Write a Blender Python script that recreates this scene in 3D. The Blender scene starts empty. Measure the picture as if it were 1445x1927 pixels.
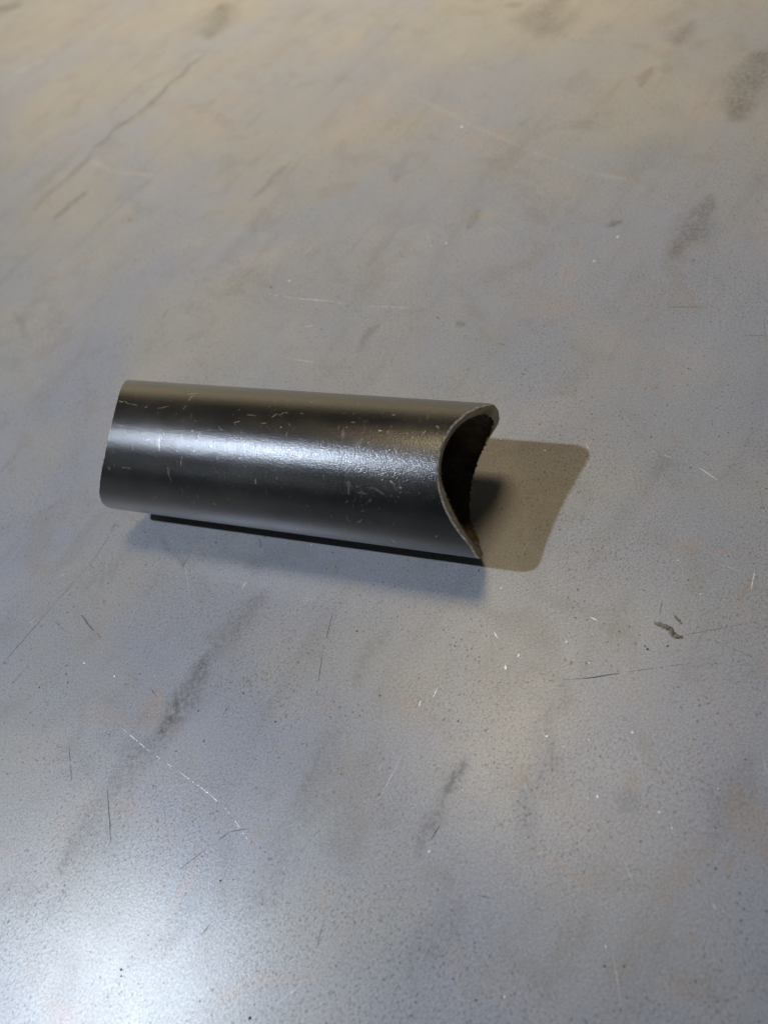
import bpy, bmesh, math, random
import numpy as np
from mathutils import Vector, Matrix, noise
random.seed(7)
scene = bpy.context.scene

# ------------------------------------------------------------------ camera
F_PX, PW, PH = 1382.73, 1445.0, 1927.0          # focal length and size of the photograph in pixels
CAM_H, PITCH, ROLL = 0.2117, 0.9459, -0.38255
cp, sp, cr, sr = math.cos(PITCH), math.sin(PITCH), math.cos(ROLL), math.sin(ROLL)
fwd = Vector((0, cp, -sp)); r0 = Vector((1, 0, 0)); u0 = Vector((0, sp, cp))
right = r0 * cr + u0 * sr
upv = u0 * cr - r0 * sr
C = Vector((0, 0, CAM_H))
cam_d = bpy.data.cameras.new('camera')
cam = bpy.data.objects.new('camera', cam_d)
scene.collection.objects.link(cam)
M = Matrix((right, upv, -fwd)).transposed().to_4x4()
M.translation = C
cam.matrix_world = M
cam_d.sensor_fit = 'HORIZONTAL'; cam_d.sensor_width = 36.0
cam_d.lens = F_PX / PW * 36.0
cam_d.clip_start = 0.01; cam_d.clip_end = 50
cam_d.dof.use_dof = True; cam_d.dof.focus_distance = 0.232; cam_d.dof.aperture_fstop = 14.0
scene.camera = cam

# ------------------------------------------------------------------ light (indoor workshop lamps and an added warm back fill)
world = bpy.data.worlds.new('World'); scene.world = world; world.use_nodes = True
bg = world.node_tree.nodes['Background']
bg.inputs[0].default_value = (0.75, 0.85, 1.0, 1); bg.inputs[1].default_value = 0.035

# tube placement (axis on the sheet)
R = 0.02415; WALL = 0.0037; LEN = 0.14017; YAW = -0.5955; TX, TY = -0.08055, 0.20849
AX = Vector((math.cos(YAW), math.sin(YAW), 0)); PR = Vector((-AX.y, AX.x, 0)); O = Vector((TX, TY, 0))

def lamp(name, kind, loc, target, energy, color, **kw):
    d = bpy.data.lights.new(name, kind); d.energy = energy; d.color = color
    for k, v in kw.items(): setattr(d, k, v)
    o = bpy.data.objects.new(name, d); scene.collection.objects.link(o)
    o.location = loc
    o.rotation_euler = (Vector(target) - Vector(loc)).to_track_quat('-Z', 'Y').to_euler()
    return o
mid = O + AX * 0.07
lamp('cool_lamp', 'POINT', (-0.62491, 0.18297, 0.89807), mid, 40, (0.69, 0.80, 1.0), shadow_soft_size=0.012)
wl = O + AX * 0.0 + PR * 0.60 + Vector((0, 0, 1.55))
w = lamp('warm_lamp', 'AREA', wl, mid, 5.2, (1.0, 0.82, 0.54), shape='RECTANGLE', size=0.40, size_y=0.78, spread=math.radians(60))
wz = (wl - (O + AX * -0.02 + PR * 0.75)).normalized(); wy = wz.cross(AX).normalized(); wx_ = wy.cross(wz)
w.rotation_euler = Matrix((wx_, wy, wz)).transposed().to_euler()
lamp('back_warm_fill', 'AREA', O + AX * -1.15 + PR * 2.6 + Vector((0, 0, 0.58)), mid, 8.0, (1.0, 0.83, 0.54), shape='RECTANGLE', size=2.6, size_y=0.8)  # added warm panel standing in for surroundings mirrored in the tube's top
lamp('side_lamp', 'AREA', O + AX * -0.60 + PR * -0.98 + Vector((0, 0, 0.55)), mid, 0.4, (0.78, 0.89, 1.0), shape='RECTANGLE', size=0.16, size_y=0.05)

scene.view_settings.view_transform = 'Standard'; scene.view_settings.look = 'None'
scene.view_settings.exposure = 0.0; scene.view_settings.gamma = 1.0
scene.render.resolution_x = 767; scene.render.resolution_y = 1024

# ------------------------------------------------------------------ pixel -> place helpers
def ray(x, y):
    return (fwd + right * ((x - PW / 2) / F_PX) - upv * ((y - PH / 2) / F_PX))
def gnd(x, y, z=0.0):
    v = ray(x, y); return C + v * ((z - C.z) / v.z)
def on_tube(x, y):
    """(distance along the axis, arc length round the wall) where a pixel's ray meets the outer wall"""
    v = ray(x, y); q = C - O - Vector((0, 0, R))
    vy, vz, qy, qz = v.dot(PR), v.z, q.dot(PR), q.z
    a = vy * vy + vz * vz; b = qy * vy + qz * vz; c = qy * qy + qz * qz - R * R
    dsc = b * b - a * c
    t = (-b - math.sqrt(max(dsc, 0))) / a
    P = q + v * t
    return Vector((P.dot(AX), R * (math.atan2(P.z, P.dot(PR)) % (2 * math.pi)), 0))
def px_size(p):                       # metres per photo pixel at a point
    return (p - C).dot(fwd) / F_PX

# ------------------------------------------------------------------ node helpers
class NT:
    def __init__(s, tree): s.t = tree; s.n = tree.nodes; s.l = tree.links
    def add(s, typ, ins=None, **props):
        n = s.n.new(typ)
        for k, v in props.items(): setattr(n, k, v)
        for k, v in (ins or {}).items():
            if isinstance(v, bpy.types.NodeSocket): s.l.new(v, n.inputs[k])
            else: n.inputs[k].default_value = v
        return n
    def math(s, op, a, b=0.0, c=0.0, clamp=False):
        return s.add('ShaderNodeMath', {0: a, 1: b, 2: c}, operation=op, use_clamp=clamp).outputs[0]
    def vmath(s, op, a, b=None, scale=None):
        n = s.add('ShaderNodeVectorMath', {0: a}, operation=op)
        for i, v in ((1, b), (3, scale)):
            if v is None: continue
            if isinstance(v, bpy.types.NodeSocket): s.l.new(v, n.inputs[i])
            else: n.inputs[i].default_value = v
        return n
    def noise(s, vec, scale, detail=2.0, rough=0.5, out=0, dist=0.0):
        return s.add('ShaderNodeTexNoise', {'Vector': vec, 'Scale': scale, 'Detail': detail, 'Roughness': rough, 'Distortion': dist}).outputs[out]
    def ramp(s, x, a, b, lo=0.0, hi=1.0, smooth=True):
        n = s.add('ShaderNodeMapRange', {0: x, 1: a, 2: b, 3: lo, 4: hi}, interpolation_type='SMOOTHSTEP' if smooth else 'LINEAR')
        return n.outputs[0]
    def mix(s, f, a, b, blend='MIX'):
        n = s.add('ShaderNodeMix', data_type='RGBA', blend_type=blend)
        for k, v in ((0, f), (6, a), (7, b)):
            if isinstance(v, bpy.types.NodeSocket): s.l.new(v, n.inputs[k])
            else: n.inputs[k].default_value = v
        return n.outputs[2]
    def mapping(s, vec, scale=(1, 1, 1), rot=(0, 0, 0), loc=(0, 0, 0)):
        return s.add('ShaderNodeMapping', {0: vec, 1: loc, 2: rot, 3: scale}).outputs[0]

def material(name):
    m = bpy.data.materials.new(name); m.use_nodes = True
    t = NT(m.node_tree); bs = m.node_tree.nodes['Principled BSDF']
    return m, t, bs
def rgb(r, g, b): return (r, g, b, 1.0)

def smooth01(x):
    x = np.clip(x, 0, 1); return x * x * (3 - 2 * x)
def mark_mask(X, Y, marks, place, scale_of):
    """worn or soiled marks with a shape of their own: polylines of photo pixels put on the surface -> value per vertex"""
    out = np.zeros_like(X)
    for pts, w, soft, gain in marks:
        for a, b in zip(pts[:-1], pts[1:]):
            A, B = place(*a), place(*b); d = B - A; L = max(d.length, 1e-6); d = d / L
            W = w * scale_of((A + B) / 2)
            t = np.clip((X - A.x) * d.x + (Y - A.y) * d.y, 0, L)
            dist = np.hypot(X - A.x - d.x * t, Y - A.y - d.y * t)
            wt = W * (1 - 2.4 * (t / L - .5) ** 2) + 1e-9
            out = np.maximum(out, gain * smooth01((wt - dist) / (wt * (1 - soft))))
    return out
def vnoise(X, Y, cell, seed):
    """smooth value noise -1..1"""
    rs = np.random.RandomState(seed); T = rs.uniform(-1, 1, (256, 256))
    x, y = X / cell, Y / cell; i, j = np.floor(x).astype(int), np.floor(y).astype(int)
    fx, fy = smooth01(x - i), smooth01(y - j)
    g = lambda a, b: T[a % 256, b % 256]
    return (g(i, j) * (1 - fx) + g(i + 1, j) * fx) * (1 - fy) + (g(i, j + 1) * (1 - fx) + g(i + 1, j + 1) * fx) * fy
def put_attr(me, name, val):
    at = me.attributes.new(name, 'FLOAT', 'POINT'); at.data.foreach_set('value', np.ascontiguousarray(val, dtype=np.float32))

# ------------------------------------------------------------------ materials
DARK = [([(3, 1252), (100, 1140)], 1.8, .3, .9), ([(100, 1140), (175, 1055), (222, 985)], 1.4, .3, .6),
        ([(152, 1157), (177, 1188)], 3.6, .2, .9), ([(177, 1188), (195, 1205)], 1.6, .2, .6),
        ([(130, 1403), (135, 1470)], 2.0, .3, .8), ([(202, 1485), (209, 1587)], 2.2, .3, .9),
        ([(410, 1582), (432, 1566), (466, 1560)], 1.8, .3, .8), ([(338, 1637), (388, 1598)], 1.6, .3, .8),
        ([(1075, 1279), (1130, 1274)], 1.6, .3, .8), ([(1105, 1277), (1166, 1267)], 2.6, .3, .8), ([(930, 1288), (1075, 1279)], 1.5, .3, .4),
        ([(1166, 1267), (1300, 1248)], 1.5, .3, .35), ([(1280, 1197), (1400, 1174)], 1.4, .3, .5),
        ([(1255, 578), (1322, 577)], 1.7, .3, .8), ([(1400, 630), (1445, 632)], 1.4, .3, .7),
        ([(811, 1582), (828, 1553)], 3.2, .2, .85), ([(933, 645), (956, 651)], 1.7, .3, .7),
        ([(303, 602), (318, 580)], 1.8, .3, .6), ([(595, 1786), (608, 1738)], 1.6, .3, .6),
        ([(283, 1296), (293, 1310)], 2.4, .3, .7), ([(595, 1310), (608, 1225), (627, 1150)], 2.4, .2, .4),
        ([(487, 1012), (492, 1030)], 2.0, .3, .7), ([(344, 1068), (354, 1048)], 2.2, .3, .8), ([(208, 1000), (218, 983)], 1.8, .3, .7),
        ([(820, 595), (828, 600)], 2.6, .2, .8), ([(420, 1345), (430, 1330)], 2.0, .3, .8), ([(100, 1165), (125, 1190)], 2.0, .3, .4),
        ([(380, 1760), (395, 1740)], 2.2, .3, .6), ([(170, 1795), (178, 1780)], 2.2, .3, .6), ([(900, 1685), (925, 1692)], 1.8, .3, .6),
        ([(1240, 1160), (1246, 1130)], 1.5, .3, .5), ([(20, 1290), (45, 1262)], 2, .2, .4)]
PALE = [([(556, 561), (618, 566)], 1.9, .3, 1.0), ([(503, 553), (556, 561)], 1.2, .3, .5), ([(618, 566), (656, 572)], 1.4, .3, .5),
        ([(690, 575), (770, 579)], 1.5, .3, .6), ([(1315, 880), (1351, 904)], 2.0, .3, 1.0), ([(1225, 848), (1264, 862)], 1.4, .3, .5),
        ([(228, 1370), (282, 1415)], 1.5, .3, .45), ([(282, 1415), (340, 1455)], 1.4, .3, .3), ([(340, 1455), (392, 1493), (432, 1530)], 1.5, .3, .45),
        ([(432, 1530), (468, 1584)], 1.4, .3, .35), ([(535, 673), (602, 683)], 1.3, .3, .6), ([(1110, 1161), (1126, 1169)], 2.2, .3, .8),
        ([(930, 1190), (936, 1201)], 2.4, .3, .9), ([(815, 1312), (822, 1296)], 2.0, .3, .7), ([(1413, 1110), (1421, 1070)], 2.0, .2, .6),
        ([(455, 1108), (468, 1088)], 2.0, .3, .6), ([(788, 1330), (792, 1318)], 2.0, .3, .8), ([(1100, 830), (1108, 846)], 1.4, .3, .5),
        ([(1262, 1555), (1266, 1562)], 2, .3, .7), ([(572, 615), (590, 612)], 1.6, .3, .7), ([(1340, 1700), (1346, 1712)], 1.8, .3, .6)]
PALESOFT = [([(770, 175), (880, 232), (985, 277)], 5, .1, .40), ([(985, 277), (1110, 325)], 4, .1, .38), ([(1110, 325), (1180, 337)], 4, .1, .8),
            ([(1180, 337), (1330, 430)], 4, .1, .3), ([(15, 145), (78, 112)], 5, .1, .95), ([(172, 302), (215, 322), (292, 331)], 7, .1, .5)]
SMEAR = [([(180, 280), (362, 108)], 9, .1, .9), ([(60, 395), (178, 283)], 11, .1, .55), ([(92, 412), (152, 364)], 8, .1, .75),
         ([(480, 370), (545, 308)], 9, .1, .75), ([(205, 1490), (300, 1375)], 46, .0, .75), ([(300, 1375), (390, 1245)], 40, .0, 1.25),
         ([(390, 1245), (490, 1125)], 46, .0, .65), ([(120, 1640), (205, 1490)], 50, .0, .5), ([(480, 1720), (540, 1560)], 50, .0, .45), ([(560, 1560), (620, 1380)], 60, .0, .4), ([(980, 1540), (1040, 1400)], 70, .0, .4), ([(820, 1800), (860, 1700)], 60, .0, .5), ([(1180, 1520), (1190, 1480)], 40, .0, .5), ([(1340, 1560), (1420, 1440)], 70, .0, .5), ([(1100, 1260), (1180, 1120)], 50, .0, .3), ([(835, 1500), (872, 1438)], 26, .0, .9), ([(660, 1300), (720, 1180)], 30, .0, .5), ([(790, 1620), (840, 1500)], 26, .0, .6),
         ([(600, 1410), (560, 1500)], 16, .0, .6), ([(1270, 480), (1335, 375)], 50, .0, .85), ([(1210, 160), (1236, 122)], 20, .0, .9),
         ([(1390, 215), (1435, 100)], 60, .0, .95), ([(390, 75), (425, 5)], 60, .0, .95), ([(1025, 60), (1060, 0)], 70, .0, .7),
         ([(1280, 85), (1305, 40)], 35, .0, .8), ([(878, 425), (908, 392)], 20, .0, .7), ([(672, 662), (708, 613)], 12, .0, .7),
         ([(1136, 426), (1163, 420)], 10, .3, 1.0), ([(862, 612), (878, 614)], 7, .3, .9), ([(740, 340), (765, 300)], 22, .0, .5),
         ([(965, 12), (1000, 8)], 14, .1, .8), ([(1190, 320), (1250, 260)], 60, .0, .3), ([(0, 15), (60, 5)], 30, .0, .9),
         ([(770, 1840), (830, 1650)], 30, .0, .4), ([(420, 1560), (440, 1720)], 22, .0, .3), ([(520, 1580), (480, 1640)], 22, .0, .45),
         ([(1000, 1400), (1060, 1300)], 40, .0, .25), ([(300, 1010), (345, 1075)], 12, .0, .7), ([(470, 1080), (500, 1060)], 18, .0, .4), ([(50, 640), (25, 590)], 9, .1, .5)]
RUST = [([(524, 1409), (532, 1405)], 9, .0, 1.0), ([(965, 1440), (972, 1430)], 14, .0, .9), ([(1180, 1475), (1195, 1445)], 30, .0, .7),
        ([(1360, 1628), (1370, 1612)], 20, .0, .8), ([(1320, 1580), (1325, 1575)], 18, .0, .6), ([(1230, 1765), (1235, 1755)], 22, .0, .6),
        ([(490, 1580), (505, 1555)], 20, .0, .7), ([(565, 1655), (575, 1645)], 14, .0, .6), ([(1310, 1780), (1313, 1765)], 15, .0, .8),
        ([(1408, 1135), (1419, 1080)], 10, .0, .9), ([(228, 1245), (232, 1225)], 14, .0, .7), ([(1015, 134), (1024, 134)], 12, .0, .8),
        ([(1150, 325), (1200, 340)], 26, .0, .6), ([(620, 1090), (640, 1075)], 16, .0, .5), ([(780, 1680), (785, 1670)], 16, .0, .6), ([(1380, 1500), (1445, 1620)], 70, .0, .7), ([(1250, 1700), (1300, 1560)], 40, .0, .5), ([(960, 1480), (985, 1430)], 26, .0, .6), ([(640, 1450), (660, 1400)], 40, .0, .4), ([(1150, 1850), (1190, 1800)], 40, .0, .5), ([(900, 640), (960, 610)], 40, .0, .35), ([(1040, 560), (980, 540)], 50, .0, .35)]

def mat_sheet():
    m, t, bs = material('mill_scale_sheet')
    P = t.add('ShaderNodeTexCoord').outputs['Object']
    wv = t.vmath('SUBTRACT', t.noise(P, 420.0, 2.0, out=1), (0.5, 0.5, 0.5)).outputs[0]
    Pf = t.vmath('ADD', P, t.vmath('SCALE', wv, scale=0.0009).outputs[0]).outputs[0]
    att = lambda n: t.add('ShaderNodeAttribute', attribute_name=n).outputs['Fac']
    brkn = t.ramp(t.noise(P, 70.0, 3.0, .6), .25, .65, .65, 1.0)
    fleck = t.ramp(t.noise(P, 520.0, 5.0, .72), .36, .60, .25, 1.1)
    mS = t.math('MULTIPLY', t.math('MULTIPLY', att('grime'), brkn), fleck); mR = t.math('MULTIPLY', att('rust'), brkn); mLs = att('rubbed')
    # base tone
    n1 = t.noise(P, 7.0, 4.0, 0.55, dist=0.6)
    n2 = t.noise(t.mapping(P, loc=(3, 1, 0)), 16.0, 4.0, 0.6, dist=0.4)
    n3 = t.noise(t.mapping(P, scale=(1, .35, 1), rot=(0, 0, -0.6), loc=(9, 2, 0)), 55.0, 4.0, 0.6)
    col = t.mix(t.ramp(n1, .35, .65), rgb(.288, .293, .316), rgb(.325, .310, .276))
    col = t.mix(t.math('MULTIPLY', t.ramp(n2, .52, .74), .40), col, rgb(.39, .335, .285))
    col = t.mix(t.math('MULTIPLY', t.ramp(n2, .48, .28), .28), col, rgb(.27, .30, .35))
    col = t.mix(t.math('MULTIPLY', t.ramp(n3, .52, .78), .22), col, rgb(.22, .215, .205))
    grain = t.noise(P, 1500.0, 3.0, 0.7)
    m1 = t.noise(t.mapping(P, loc=(5, 7, 0)), 38.0, 6.0, .68, dist=.8)
    col = t.mix(t.math('MULTIPLY', t.ramp(m1, .51, .66), .46), col, rgb(.25, .235, .215))
    m2 = t.noise(t.mapping(P, loc=(1, 17, 0)), 26.0, 5.0, .65, dist=1.2)
    col = t.mix(t.math('MULTIPLY', t.ramp(m2, .56, .72), .32), col, rgb(.37, .27, .205))
    col = t.mix(t.math('MULTIPLY', t.ramp(m2, .42, .30), .35), col, rgb(.33, .355, .325))
    sd_ = gnd(390, 1245) - gnd(205, 1490)
    rotP = t.mapping(P, rot=(0, 0, -math.atan2(sd_.y, sd_.x)))
    wipe = t.noise(t.mapping(rotP, scale=(.16, 1, 1)), 70.0, 5.0, .62, dist=.3)
    col = t.mix(t.math('MULTIPLY', t.ramp(wipe, .52, .76), .32), col, rgb(.19, .18, .165))
    col = t.mix(t.math('MULTIPLY', t.ramp(wipe, .46, .28), .12), col, rgb(.38, .38, .38))
    gcol = t.ramp(grain, .32, .68, .80, 1.16, smooth=False)
    patch = t.ramp(t.noise(P, 22.0, 4.0, .6), .38, .62, .25, 1.0)
    spk = t.ramp(t.noise(t.mapping(rotP, scale=(.6, 1, 1)), 1600.0, 2.0, .65), .55, .66)
    gcol = t.math('MULTIPLY', gcol, t.math('SUBTRACT', 1.0, t.math('MULTIPLY', t.math('MULTIPLY', spk, patch), .38)))
    col = t.mix(1.0, col, t.add('ShaderNodeCombineColor', {0: gcol, 1: gcol, 2: gcol}).outputs[0], 'MULTIPLY')
    t.l.new(t.math('MULTIPLY', t.math('MULTIPLY', gcol, gcol), .24), bs.inputs['Specular IOR Level'])
    # pits and pale dust
    vor = t.add('ShaderNodeTexVoronoi', {'Vector': Pf, 'Scale': 230.0, 'Randomness': 1.0}, feature='F1')
    rnd = t.add('ShaderNodeSeparateColor', {0: vor.outputs['Color']}).outputs
    pit = t.math('MULTIPLY', t.ramp(vor.outputs['Distance'], .10, .05), t.math('GREATER_THAN', rnd[0], .80))
    dust = t.math('MULTIPLY', t.ramp(vor.outputs['Distance'], .075, .035), t.math('LESS_THAN', rnd[0], .07))
    clus = t.ramp(t.noise(P, 30.0, 3.0), .38, .58)
    vor2 = t.add('ShaderNodeTexVoronoi', {'Vector': Pf, 'Scale': 560.0}, feature='F1')
    rnd2 = t.add('ShaderNodeSeparateColor', {0: vor2.outputs['Color']}).outputs
    pit2 = t.math('MULTIPLY', t.math('MULTIPLY', t.ramp(vor2.outputs['Distance'], .26, .10), t.math('GREATER_THAN', rnd2[1], .62)), clus)
    col = t.mix(t.math('MULTIPLY', mS, .82), col, rgb(.095, .088, .078))
    col = t.mix(t.math('MULTIPLY', mR, .40), col, rgb(.30, .20, .095))
    col = t.mix(t.math('MULTIPLY', mLs, .5), col, rgb(.50, .46, .38))
    col = t.mix(t.math('MULTIPLY', pit2, .70), col, rgb(.115, .088, .066))
    col = t.mix(t.math('MULTIPLY', pit, .75), col, rgb(.05, .048, .045))
    col = t.mix(t.math('MULTIPLY', dust, .75), col, rgb(.72, .70, .66))
    t.l.new(col, bs.inputs['Base Color'])
    bs.inputs['Metallic'].default_value = 0.15
    ro = t.math('ADD', t.ramp(n2, .3, .7, .32, .40), t.math('MULTIPLY', mS, .12))
    t.l.new(ro, bs.inputs['Roughness'])
    hgt = grain
    b = t.add('ShaderNodeBump', {'Strength': 1.0, 'Distance': 0.00003, 'Height': hgt})
    t.l.new(b.outputs[0], bs.inputs['Normal'])
    return m

CHIPS = [([(224, 754), (242, 758)], 3.2, .2, 1), ([(242, 758), (259, 764)], 2.6, .2, .9), ([(352, 742), (370, 740)], 2.4, .3, .6),
         ([(355, 754), (364, 743)], 3.6, .3, .8), ([(346, 770), (352, 762)], 2.0, .3, .8), ([(296, 768), (318, 764)], 2.8, .2, .7),
         ([(272, 766), (278, 763)], 2.4, .3, .8), ([(462, 781), (482, 781)], 3.0, .3, .6), ([(440, 796), (450, 793)], 2.4, .3, .7), ([(512, 785), (519, 779)], 3.0, .2, .9),
         ([(524, 780), (541, 776)], 3.6, .2, .7), ([(493, 796), (502, 795)], 3.0, .3, .6), ([(447, 772), (450, 771)], 2.6, .3, .8), ([(566, 776), (571, 778)], 3.4, .2, .6),
         ([(586, 757), (590, 757)], 3.2, .3, .6), ([(740, 780), (744, 781)], 3.0, .3, .8), ([(712, 810), (718, 812)], 2.4, .3, .7), ([(660, 795), (668, 796)], 2.4, .3, .7),
         ([(822, 800), (826, 806)], 2.6, .3, .8), ([(527, 806), (529, 804)], 2.6, .3, .7), ([(343, 858), (340, 876)], 2.6, .3, .6), ([(315, 878), (322, 908)], 2.2, .3, .8),
         ([(300, 820), (301, 850)], 1.8, .3, .6), ([(480, 912), (481, 903)], 3.0, .3, .8), ([(228, 880), (245, 882)], 2.8, .3, .6), ([(202, 878), (206, 884)], 2.8, .3, .7),
         ([(657, 912), (656, 930)], 2.4, .3, .6), ([(620, 960), (700, 966)], 1.6, .3, .0), ([(737, 1015), (743, 1022)], 2.2, .3, .8), ([(655, 1012), (662, 1018)], 2.2, .3, .6),
         ([(820, 1010), (824, 1007)], 2.2, .3, .8), ([(400, 947), (406, 949)], 3.0, .3, .8), ([(675, 983), (680, 977)], 3.0, .3, .7), ([(750, 915), (756, 919)], 3.0, .3, .8),
         ([(735, 905), (742, 912)], 2.4, .3, .7), ([(705, 918), (725, 935)], 3.5, .3, .45), ([(672, 925), (690, 930)], 3.5, .3, .4), ([(655, 905), (663, 915)], 2.6, .3, .6),
         ([(690, 945), (700, 940)], 2.4, .3, .5), ([(600, 1000), (640, 1005)], 1.6, .3, .5), ([(560, 1000), (590, 1004)], 2.2, .3, .5), ([(270, 945), (280, 956)], 3, .3, .0)]

def mat_wall():
    m, t, bs = material('dark_mill_scale_steel')
    P = t.add('ShaderNodeTexCoord').outputs['Object']
    wv = t.vmath('SUBTRACT', t.noise(P, 700.0, 2.0, out=1), (0.5, 0.5, 0.5)).outputs[0]
    Uf = t.vmath('ADD', P, t.vmath('SCALE', wv, scale=.0008).outputs[0]).outputs[0]
    mC = t.add('ShaderNodeAttribute', attribute_name='chip').outputs['Fac']
    Pst = t.mapping(P, scale=(1.0, .35, .35))
    # general wear: fine nicks and faint rubbed patches
    vor = t.add('ShaderNodeTexVoronoi', {'Vector': Uf, 'Scale': 420.0}, feature='F1')
    rnd = t.add('ShaderNodeSeparateColor', {0: vor.outputs['Color']}).outputs
    area = t.ramp(t.noise(P, 45.0, 3.0), .46, .66)
    nick = t.math('MULTIPLY', t.math('MULTIPLY', t.ramp(vor.outputs['Distance'], .16, .06), t.math('GREATER_THAN', rnd[0], .80)), area)
    rub = t.math('MULTIPLY', t.ramp(t.noise(Pst, 500.0, 4.0, .65), .58, .74), area)
    grain = t.noise(P, 2300.0, 2.0, .65)
    n1 = t.noise(P, 28.0, 4.0, .6)
    col = t.mix(t.ramp(n1, .35, .7), rgb(.034, .032, .029), rgb(.064, .058, .049))
    col = t.mix(t.math('MULTIPLY', rub, .30), col, rgb(.28, .27, .25))
    col = t.mix(t.math('MULTIPLY', nick, .7), col, rgb(.36, .34, .31))
    gate = t.ramp(t.noise(P, 1100.0, 2.0), .34, .50, .25, 1.0)
    mCg = t.math('MULTIPLY', mC, gate)
    col = t.mix(mCg, col, rgb(.78, .70, .58))
    t.l.new(col, bs.inputs['Base Color'])
    bs.inputs['Metallic'].default_value = 0.88
    bs.inputs['Coat Weight'].default_value = 0.7; bs.inputs['Coat Roughness'].default_value = 0.2; bs.inputs['Coat IOR'].default_value = 1.6
    t.l.new(t.math('ADD', t.ramp(n1, .3, .7, .30, .40), t.math('MULTIPLY', t.math('MAXIMUM', rub, nick), .1)), bs.inputs['Roughness'])
    hgt = t.math('ADD', grain, t.math('MULTIPLY', t.math('ADD', nick, t.math('MULTIPLY', mCg, 1.5)), .5))
    b = t.add('ShaderNodeBump', {'Strength': 1.0, 'Distance': 0.00008, 'Height': hgt})
    t.l.new(b.outputs[0], bs.inputs['Normal']); t.l.new(b.outputs[0], bs.inputs['Coat Normal'])
    bs.inputs['Specular IOR Level'].default_value = 0.6
    return m

def mat_inside():
    m, t, bs = material('sooty_rusted_bore')
    P = t.add('ShaderNodeTexCoord').outputs['Object']
    n = t.noise(P, 900.0, 4.0, .7); n1 = t.noise(P, 120.0, 4.0, .6)
    col = t.mix(t.ramp(n1, .35, .7), rgb(.07, .05, .029), rgb(.24, .17, .092))
    vor = t.add('ShaderNodeTexVoronoi', {'Vector': P, 'Scale': 700.0}, feature='F1')
    rnd = t.add('ShaderNodeSeparateColor', {0: vor.outputs['Color']}).outputs
    sp_ = t.math('MULTIPLY', t.ramp(vor.outputs['Distance'], .24, .1), t.math('GREATER_THAN', rnd[0], .82))
    col = t.mix(t.math('MULTIPLY', sp_, .7), col, rgb(.30, .25, .17))
    t.l.new(col, bs.inputs['Base Color'])
    bs.inputs['Metallic'].default_value = .3; bs.inputs['Roughness'].default_value = .7
    b = t.add('ShaderNodeBump', {'Strength': 1.0, 'Distance': 0.0005, 'Height': n})
    t.l.new(b.outputs[0], bs.inputs['Normal'])
    return m

def mat_cut():
    m, t, bs = material('ground_cut_steel')
    P = t.add('ShaderNodeTexCoord').outputs['Object']
    n = t.noise(t.mapping(P, scale=(1, 1, .2)), 1300.0, 3.0, .6); n1 = t.noise(P, 160.0, 3.0)
    col = t.mix(t.ramp(n1, .35, .68), rgb(.22, .185, .125), rgb(.36, .315, .23))
    t.l.new(col, bs.inputs['Base Color'])
    bs.inputs['Metallic'].default_value = .55; bs.inputs['Roughness'].default_value = .45
    b = t.add('ShaderNodeBump', {'Strength': .6, 'Distance': 0.00012, 'Height': n})
    t.l.new(b.outputs[0], bs.inputs['Normal'])
    return m

def mat_simple(name, c1, c2, metal, rough, scale=600.0, bump=0.0001):
    m, t, bs = material(name)
    P = t.add('ShaderNodeTexCoord').outputs['Object']
    n = t.noise(P, scale, 3.0, .6)
    t.l.new(t.mix(t.ramp(n, .35, .65), rgb(*c1), rgb(*c2)), bs.inputs['Base Color'])
    bs.inputs['Metallic'].default_value = metal; bs.inputs['Roughness'].default_value = rough
    b = t.add('ShaderNodeBump', {'Strength': .7, 'Distance': bump, 'Height': n})
    t.l.new(b.outputs[0], bs.inputs['Normal'])
    return m

SHEET = mat_sheet(); WALLM = mat_wall(); BORE = mat_inside(); CUT = mat_cut()
EDGE = mat_simple('bright_burred_edge', (.38, .34, .27), (.90, .86, .78), .6, .42, 1100.0, .0002)
BURR = mat_simple('dark_burr', (.03, .024, .017), (.30, .25, .17), .5, .5, 1500.0)
GRIT = mat_simple('black_grit', (.025, .024, .022), (.07, .066, .06), .1, .6, 2000.0)
CHIP = mat_simple('pale_metal_chip', (.70, .68, .64), (.90, .88, .84), .3, .4, 2000.0)
GROOVE = mat_simple('dark_groove', (.06, .058, .055), (.15, .145, .14), .1, .6, 1500.0)
GROOVE_FAINT = mat_simple('faint_groove', (.15, .145, .14), (.27, .265, .26), .1, .5, 1500.0)
BARE_FAINT = mat_simple('faint_bare_scratch', (.36, .36, .36), (.47, .46, .45), .2, .4, 1500.0)
BARE = mat_simple('bare_scratched_steel', (.55, .53, .50), (.80, .78, .74), .4, .4, 1500.0)
SCALE = mat_simple('loose_scale', (.06, .05, .037), (.21, .18, .135), .2, .65, 1400.0)

# ------------------------------------------------------------------ objects
def link(name, verts, faces, mat, parent=None, smooth=True, uvs=None):
    me = bpy.data.meshes.new(name); me.from_pydata([tuple(v) for v in verts], [], faces); me.update()
    if smooth: me.polygons.foreach_set('use_smooth', [True] * len(me.polygons))
    if uvs is not None:
        lay = me.uv_layers.new(name='wall')
        for i, lp in enumerate(me.loops): lay.data[i].uv = uvs(lp.index, lp.vertex_index)
    me.materials.append(mat)
    o = bpy.data.objects.new(name, me); scene.collection.objects.link(o)
    if parent: o.parent = parent
    return o

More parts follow.
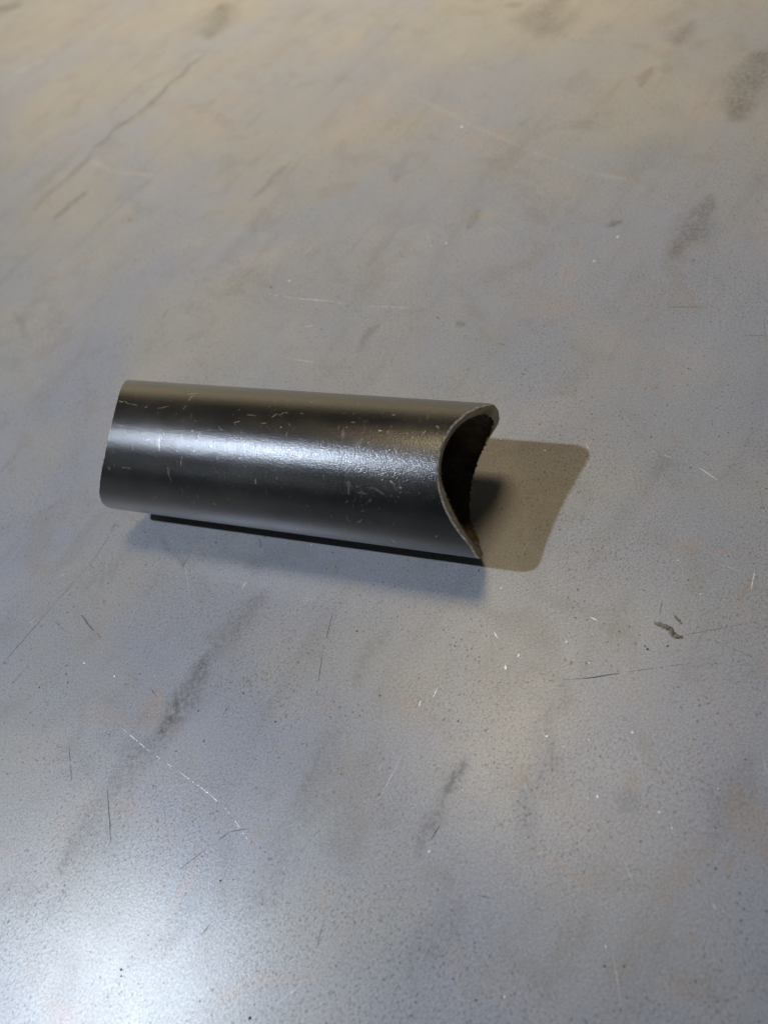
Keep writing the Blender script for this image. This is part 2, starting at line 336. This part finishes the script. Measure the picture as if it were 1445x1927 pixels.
# the sheet: a 6 mm plate, its top a grid fine enough to carry the soiled marks
def spaced(parts):
    out = []
    for a, b, st in parts: out += list(np.arange(a, b - st * .3, st))
    return np.array(out + [parts[-1][1]])
gx = spaced([(-1.4, -.45, .19), (-.45, -.2, .003), (-.2, .2, .0013), (.2, .6, .003), (.6, 1.4, .2)])
gy = spaced([(-.9, -.03, .29), (-.03, .33, .0013), (.33, .6, .0022), (.6, 1.15, .0035), (1.15, 2.0, .17)])
nx, ny = len(gx), len(gy)
X, Y = [q.ravel() for q in np.meshgrid(gx, gy)]
idx = np.arange(nx * ny).reshape(ny, nx)
quads = np.stack([idx[:-1, :-1], idx[:-1, 1:], idx[1:, 1:], idx[1:, :-1]], -1).reshape(-1, 4)
nt = nx * ny
co = np.zeros((nt + 4, 3), np.float32); co[:nt, 0] = X; co[:nt, 1] = Y
for k, (x, y) in enumerate(((gx[0], gy[0]), (gx[-1], gy[0]), (gx[-1], gy[-1]), (gx[0], gy[-1]))): co[nt + k] = (x, y, -.006)
edge = [list(idx[0, :]), list(idx[:, -1]), list(idx[-1, ::-1]), list(idx[::-1, 0])]
side = [[int(v) for v in e[::-1]] + [nt + k, nt + (k + 1) % 4] for k, e in enumerate(edge)]
me = bpy.data.meshes.new('steel_sheet')
me.from_pydata(co.tolist(), [], quads.tolist() + side + [[nt + 3, nt + 2, nt + 1, nt]]); me.update()
XX, YY = co[:, 0].astype(float), co[:, 1].astype(float)
def warp(amp, cell, sd): return amp * vnoise(XX, YY, cell, sd) + .5 * amp * vnoise(XX, YY, cell * .4, sd + 1), amp * vnoise(XX, YY, cell, sd + 2) + .5 * amp * vnoise(XX, YY, cell * .4, sd + 3)
wx, wy = warp(.0022, .011, 11)
far_ = np.clip((YY - .28) / .35, 0, 1)
bx_, by_ = warp(.011, .045, 21); wx = wx + far_ * bx_; wy = wy + far_ * by_
mps = lambda p: px_size(p)
put_attr(me, 'grime', mark_mask(XX + wx, YY + wy, [(p, w * 1.25, s_, g * .85) for p, w, s_, g in SMEAR], gnd, mps) ** 1.25)
put_attr(me, 'rust', mark_mask(XX + wx, YY + wy, RUST, gnd, mps))
put_attr(me, 'rubbed', mark_mask(XX + .2 * wx, YY + .2 * wy, PALESOFT, gnd, mps))
me.materials.append(SHEET)
sheet = bpy.data.objects.new('steel_sheet', me); scene.collection.objects.link(sheet)
sheet['kind'] = 'structure'; sheet['label'] = 'scratched blue-grey mill-scale steel sheet under the tube'

# scratches cut through the scale: thin broken slivers, each one a part of the sheet
def scratch(pts, w, mat, fade, sd):
    P = [gnd(*p) for p in pts]; vs, fs = [], []
    rnd = random.Random(sd)
    for A, B in zip(P[:-1], P[1:]):
        L = (B - A).length; d = (B - A) / L; nr = Vector((-d.y, d.x, 0)); W = w * px_size((A + B) / 2)
        n = max(4, int(L / .0005)); run = []
        for i in range(n + 1):
            f = i / n
            keep = noise.noise(Vector((f * L * 700, sd * 3.3, 0))) * .5 + .5 < .38 + .55 * fade
            if keep:
                ww = W * (1 - 2.6 * (f - .5) ** 2) * (1 + .6 * noise.noise(Vector((f * L * 1500, sd, 3)))) * (.55 + .45 * fade)
                c = A + d * (L * f) + nr * (W * .7 * noise.noise(Vector((f * L * 260, sd, 9)))) + Vector((0, 0, .00003))
                run.append((c + nr * ww, c - nr * ww))
            if (not keep or i == n) and run:
                if len(run) > 1:
                    b0 = len(vs)
                    for a, b in run: vs += [a, b]
                    for k in range(len(run) - 1): fs.append((b0 + 2 * k, b0 + 2 * k + 1, b0 + 2 * k + 3, b0 + 2 * k + 2))
                run = []
    if fs: link('scratch', vs, fs, mat, sheet, False)
def fine_scratches(name, n, mat, sd):
    rnd = random.Random(sd); vs, fs = [], []
    base = math.atan2(sdir.y, sdir.x)
    for _ in range(n):
        y = .40 - .43 * rnd.random() ** .8 if rnd.random() < .8 else rnd.uniform(.3, .8)
        x = rnd.uniform(-.2, .22) * (1 + max(0, y - .2) * 1.6)
        L = .0015 + .016 * rnd.random() ** 3; a = base + rnd.gauss(0, .5) if rnd.random() < .55 else rnd.uniform(0, 3.14)
        w = rnd.uniform(.00003, .00011); bend = rnd.gauss(0, .12); n_ = 6; b0 = len(vs); q = Vector((x, y, .000025))
        for i in range(n_ + 1):
            f = i / n_; aa = a + bend * f; d = Vector((math.cos(aa), math.sin(aa), 0)); nr = Vector((-d.y, d.x, 0))
            ww = w * (1 - 3.2 * (f - .5) ** 2); vs.extend([q + nr * ww, q - nr * ww]); q = q + d * (L / n_)
        for k in range(n_): fs.append((b0 + 2 * k, b0 + 2 * k + 1, b0 + 2 * k + 3, b0 + 2 * k + 2))
    o = link(name, vs, fs, mat, sheet, False); o['kind'] = 'stuff'
sdir = gnd(390, 1245) - gnd(205, 1490)
fine_scratches('fine_scratches', 520, GROOVE_FAINT, 5)
fine_scratches('fine_scratches', 200, BARE_FAINT, 6)
for i, (pts, w, soft, gain) in enumerate(DARK): scratch(pts, w * .5, GROOVE, gain * .9, i + 1)
for i, (pts, w, soft, gain) in enumerate(PALE): scratch(pts, w * .46, BARE, gain * .85, i + 101)

# the coped tube
root = bpy.data.objects.new('steel_tube', None); scene.collection.objects.link(root)
root.empty_display_size = .02
root.location = (TX, TY, 0); root.rotation_euler = (0, 0, YAW)
root['label'] = 'short dark steel tube with saddle-cut ends lying on the grey steel sheet'
root['category'] = 'tube'
PHI = 0.41093; V_R, V_L = 0.01287, 0.01265
def cope(rad, th, V, ph, seed, sk, tl):
    Rc = (R * R + V * V) / (2 * V); u = rad * math.cos(th - ph)
    c, s = math.cos(th), math.sin(th)
    jag = 0.00016 * noise.noise(Vector((c * 9, s * 9, seed))) + 0.00010 * noise.noise(Vector((c * 32, s * 32, seed + 5)))
    return math.sqrt(Rc * Rc - R * R) - math.sqrt(Rc * Rc - u * u) + sk * u + tl * rad * math.sin(th - ph) + jag
def x_right(rad, th):
    x = LEN + cope(rad, th, V_R, PHI, 1.0 if rad > R - .001 else 7.0, -.0277, .0192)
    if rad < R - .001:                       # the cut leans: the bore edge stands proud on the far side and below
        w = min(1, max(0, (math.cos(th + .9) + .1) / .6)); x += .0013 * w * w * (3 - 2 * w)
        w = min(1, max(0, (math.cos(th - 3.3) - .3) / .6)); x += .0014 * w * w * (3 - 2 * w)
    xm = LEN - (.0029 if math.cos(th - PHI) > 0 else .0018)          # the prong tips are ground blunt
    k = .0007
    return xm - k * math.log(1 + math.exp(-(x - xm) / k)) if x - xm > -.01 else x
def x_left(rad, th): return -cope(rad, th, V_L, PHI - .010, 3.0 if rad > R - .001 else 9.0, -.009, .0043)
NTH, NX = 640, 520
TWO = 2 * math.pi
def pt(x, rad, th): return (x, rad * math.cos(th), R + rad * math.sin(th))
BEV = 0.00045
def wall_mesh(rad, inset):
    vs, fs = [], []
    ths = [TWO * j / NTH for j in range(NTH)]
    ends = [(x_left(rad, th) + inset, x_right(rad, th) - inset) for th in ths]
    for i in range(NX + 1):
        vs += [pt(a + (b - a) * i / NX, rad, th) for th, (a, b) in zip(ths, ends)]
    for i in range(NX):
        for j in range(NTH):
            k = (j + 1) % NTH
            f = (i * NTH + j, i * NTH + k, (i + 1) * NTH + k, (i + 1) * NTH + j)
            fs.append(f if rad < R - .001 else f[::-1])
    return vs, fs
vs, fs = wall_mesh(R, BEV)
outer = link('outer_wall', vs, fs, WALLM, root)
arr = np.array(vs); TH_ = np.tile(np.arange(NTH) * TWO / NTH, NX + 1)
U_, V_ = arr[:, 0], TH_ * R
rc = random.Random(31); extra = []
for cx, cy, sx, sy, n in ((720, 925, 70, 22, 60), (400, 800, 130, 40, 45), (560, 905, 180, 30, 40), (330, 880, 100, 30, 18), (760, 830, 60, 50, 22), (500, 985, 200, 18, 16), (620, 770, 160, 16, 16)):
    for _ in range(n):
        x, y = rc.gauss(cx, sx), rc.gauss(cy, sy); a = rc.uniform(0, 6.28) if rc.random() < .6 else rc.gauss(1.5, .3); L = 2 + 9 * rc.random() ** 3
        extra.append(([(x, y), (x + L * math.cos(a), y + L * math.sin(a))], rc.uniform(1.2, 2.6), .2, rc.uniform(.07, .30) * (1.0 if cx > 700 else .7)))
w1 = .00035 * vnoise(U_, V_, .0016, 3); w2 = .00035 * vnoise(U_, V_, .0016, 4)
put_attr(outer.data, 'chip', mark_mask(U_ + w1, V_ + w2, [(p, w * .85, s_, g * .55) for p, w, s_, g in CHIPS] + extra, on_tube, lambda p: .00013))
RI = R - WALL
vi_, fi_ = wall_mesh(RI, 0.00012)
link('bore', vi_, fi_, BORE, root)['label'] = 'sooty dark brown bore'
def ring(name, fa, fb, mat, parent, flip=False, steps=1, smooth=True):
    v2, f2 = [], []
    for i in range(steps + 1):
        for j in range(NTH):
            th = TWO * j / NTH; a, b = Vector(fa(th)), Vector(fb(th))
            v2.append(a.lerp(b, i / steps))
    for i in range(steps):
        for j in range(NTH):
            k = (j + 1) % NTH
            f = (i * NTH + j, i * NTH + k, (i + 1) * NTH + k, (i + 1) * NTH + j)
            f2.append(f[::-1] if flip else f)
    return link(name, v2, f2, mat, parent, smooth)
for side, xf, sgn in ((0, x_right, 1), (1, x_left, -1)):
    bev_r = lambda th: BEV * (1 + .7 * noise.noise(Vector((math.cos(th) * 14, math.sin(th) * 14, 2.0 + side))))
    rim_o = lambda th: pt(xf(R, th) - sgn * BEV, R, th)
    face_o = lambda th: pt(xf(R, th) + sgn * .00003, R - bev_r(th), th)
    face_i = lambda th: pt(xf(RI, th), RI + .00012, th)
    bore_i = lambda th: pt(xf(RI, th) - sgn * .00012, RI, th)
    face = ring('cut_face', face_o, face_i, CUT, root, flip=bool(side), steps=4)
    ring('outer_edge', rim_o, face_o, EDGE, face, flip=bool(side))
    ring('inner_edge', face_i, bore_i, EDGE, face, flip=bool(side))
    # ragged burr left by the cutter along the inner edge
    v3, f3 = [], []
    for _ in range(620):
        th = random.uniform(0, TWO); s = random.choice((.00014, .00022, .00034)) * random.uniform(.7, 1.5)
        if random.random() < .06: s *= 1.9
        c = Vector(pt(xf(RI, th) - sgn * random.uniform(-.0001, .0004), RI - random.uniform(-.0001, .0002), th))
        b0 = len(v3)
        for d in ((1, 0, 0), (-1, 0, 0), (0, 1, 0), (0, -1, 0), (0, 0, 1), (0, 0, -1)):
            v3.append(c + Vector(d) * s * random.uniform(.5, 1.3))
        for a, b, e in ((0, 2, 4), (2, 1, 4), (1, 3, 4), (3, 0, 4), (2, 0, 5), (1, 2, 5), (3, 1, 5), (0, 3, 5)):
            f3.append((b0 + a, b0 + b, b0 + e))
    burr = link('burr', v3, f3, BURR, face, False); burr['kind'] = 'stuff'

# ------------------------------------------------------------------ loose bits on the sheet
def crumb(name, loc, size, flat, mat, label, cat, group=None, rz=0.0, lx=1.0, seed=0):
    bm = bmesh.new(); bmesh.ops.create_icosphere(bm, subdivisions=2, radius=1.0)
    for v in bm.verts:
        n = noise.noise(v.co * 1.3 + Vector((seed * 3.1, seed, 0)))
        v.co = v.co * (1 + .55 * n)
        v.co = Vector((v.co.x * size * lx, v.co.y * size, v.co.z * size * flat))
    zmin = min(v.co.z for v in bm.verts)
    for v in bm.verts: v.co.z -= zmin
    me = bpy.data.meshes.new(name); bm.to_mesh(me); bm.free(); me.materials.append(mat)
    o = bpy.data.objects.new(name, me); scene.collection.objects.link(o)
    o.location = loc; o.rotation_euler = (0, 0, rz)
    o['label'] = label; o['category'] = cat
    if group: o['group'] = group
    return o
def flake(name, pts, width, thick, mat, label, cat, seed=0):
    """a thin ragged strip of scale following a bent line of photo pixels, lying on the sheet"""
    P = [gnd(*p) for p in pts]; base = P[0].copy()
    vs, fs = [], []; n = 26
    segs = [(P[i + 1] - P[i]).length for i in range(len(P) - 1)]; tot = sum(segs)
    for i in range(n + 1):
        s = tot * i / n; k = 0
        while k < len(segs) - 1 and s > segs[k]: s -= segs[k]; k += 1
        c = P[k].lerp(P[k + 1], min(1, s / segs[k])) - base
        d = (P[k + 1] - P[k]).normalized(); nr = Vector((-d.y, d.x, 0))
        f = i / n; prof = (.25 + .9 * math.sin(math.pi * min(1, max(0, f * .94 + .03))) ** .5)
        w1 = width * prof * (1 + .7 * noise.noise(Vector((f * 9, seed, 0)))); w2 = width * prof * (1 + .7 * noise.noise(Vector((f * 9, seed + 4, 0))))
        lift = thick * (1.0 + 1.2 * abs(noise.noise(Vector((f * 7, seed + 8, 0)))))
        vs += [c + nr * w1, c + nr * w1 * .6 + Vector((0, 0, lift)), c - nr * w2 * .6 + Vector((0, 0, lift * .8)), c - nr * w2]
    for i in range(n):
        for j in range(3):
            a = i * 4 + j; fs.append((a, a + 1, a + 5, a + 4))
        fs.append((i * 4 + 3, i * 4, i * 4 + 4, i * 4 + 7))
    fs.append((0, 3, 2, 1)); e = n * 4; fs.append((e, e + 1, e + 2, e + 3))
    o = link(name, vs, fs, mat, None, False); o.location = base
    o['label'] = label; o['category'] = cat
    return o
flake('scale_flake', [(1231, 1173), (1249, 1178), (1262, 1186), (1270, 1198), (1285, 1200)], .00075, .00022, SCALE,
      'bent dark flake of loose scale, the largest crumb on the sheet', 'flake', 2)
flake('scale_flake', [(1269, 1158), (1275, 1166), (1284, 1175)], .00035, .00014, SCALE,
      'small thin brown scale flake just beside the bent dark flake', 'flake', 5)
G1 = 'tiny black grit grains scattered on the sheet'
for i, (x, y, s) in enumerate([(510, 540, 3.4), (244, 413, 2.4), (1083, 1163, 2.6), (835, 1186, 2.4), (856, 1216, 2.8), (458, 1305, 2.8), (518, 1359, 3.4), (914, 1440, 2.4),
                               (672, 1188, 2.8), (684, 1188, 2.2), (228, 1826, 3.4), (228, 1838, 2.8), (895, 1883, 3.6), (415, 1658, 3.2), (470, 1917, 4.4), (74, 1294, 2.6),
                               (1402, 1430, 2.2), (862, 1358, 2.4), (1304, 490, 2.6), (380, 1040, 0), (605, 620, 2.6), (1218, 1222, 4.0), (1256, 1216, 3.4), (788, 1277, 2.6)]):
    if not s: continue
    p = gnd(x, y)
    crumb('grit_grain', p, s * .5 * px_size(p) * .92, .6, GRIT, 'tiny black grit grain lying loose on the grey sheet', 'grit', G1, random.uniform(0, 6), random.uniform(1, 1.6), i)
G2 = 'tiny pale metal chips scattered on the sheet'
for i, (x, y, s) in enumerate([(952, 1257, 5.0), (976, 1234, 3.6), (1030, 1386, 4.2), (1191, 1379, 3.6), (1108, 1393, 3.4), (1066, 1208, 3.0), (943, 1107, 2.6), (1240, 1529, 3.2),
                               (159, 1248, 3.0), (216, 1273, 3.0), (1124, 1499, 3.4), (545, 529, 3.2), (869, 239, 3.6), (840, 458, 3.0), (1162, 446, 3.6), (1118, 491, 3.0),
                               (1025, 848, 3.4), (942, 827, 3.0), (390, 1492, 3.4), (1140, 1782, 3.0), (586, 1026, 2.8), (808, 1603, 3.4), (950, 1877, 3.4), (1352, 1485, 2.4)]):
    p = gnd(x, y)
    crumb('metal_chip', p, s * .5 * px_size(p) * 1.1, .35, CHIP, 'tiny pale metal chip lying loose on the grey sheet', 'chip', G2, random.uniform(0, 6), random.uniform(1, 1.9), i + 40)
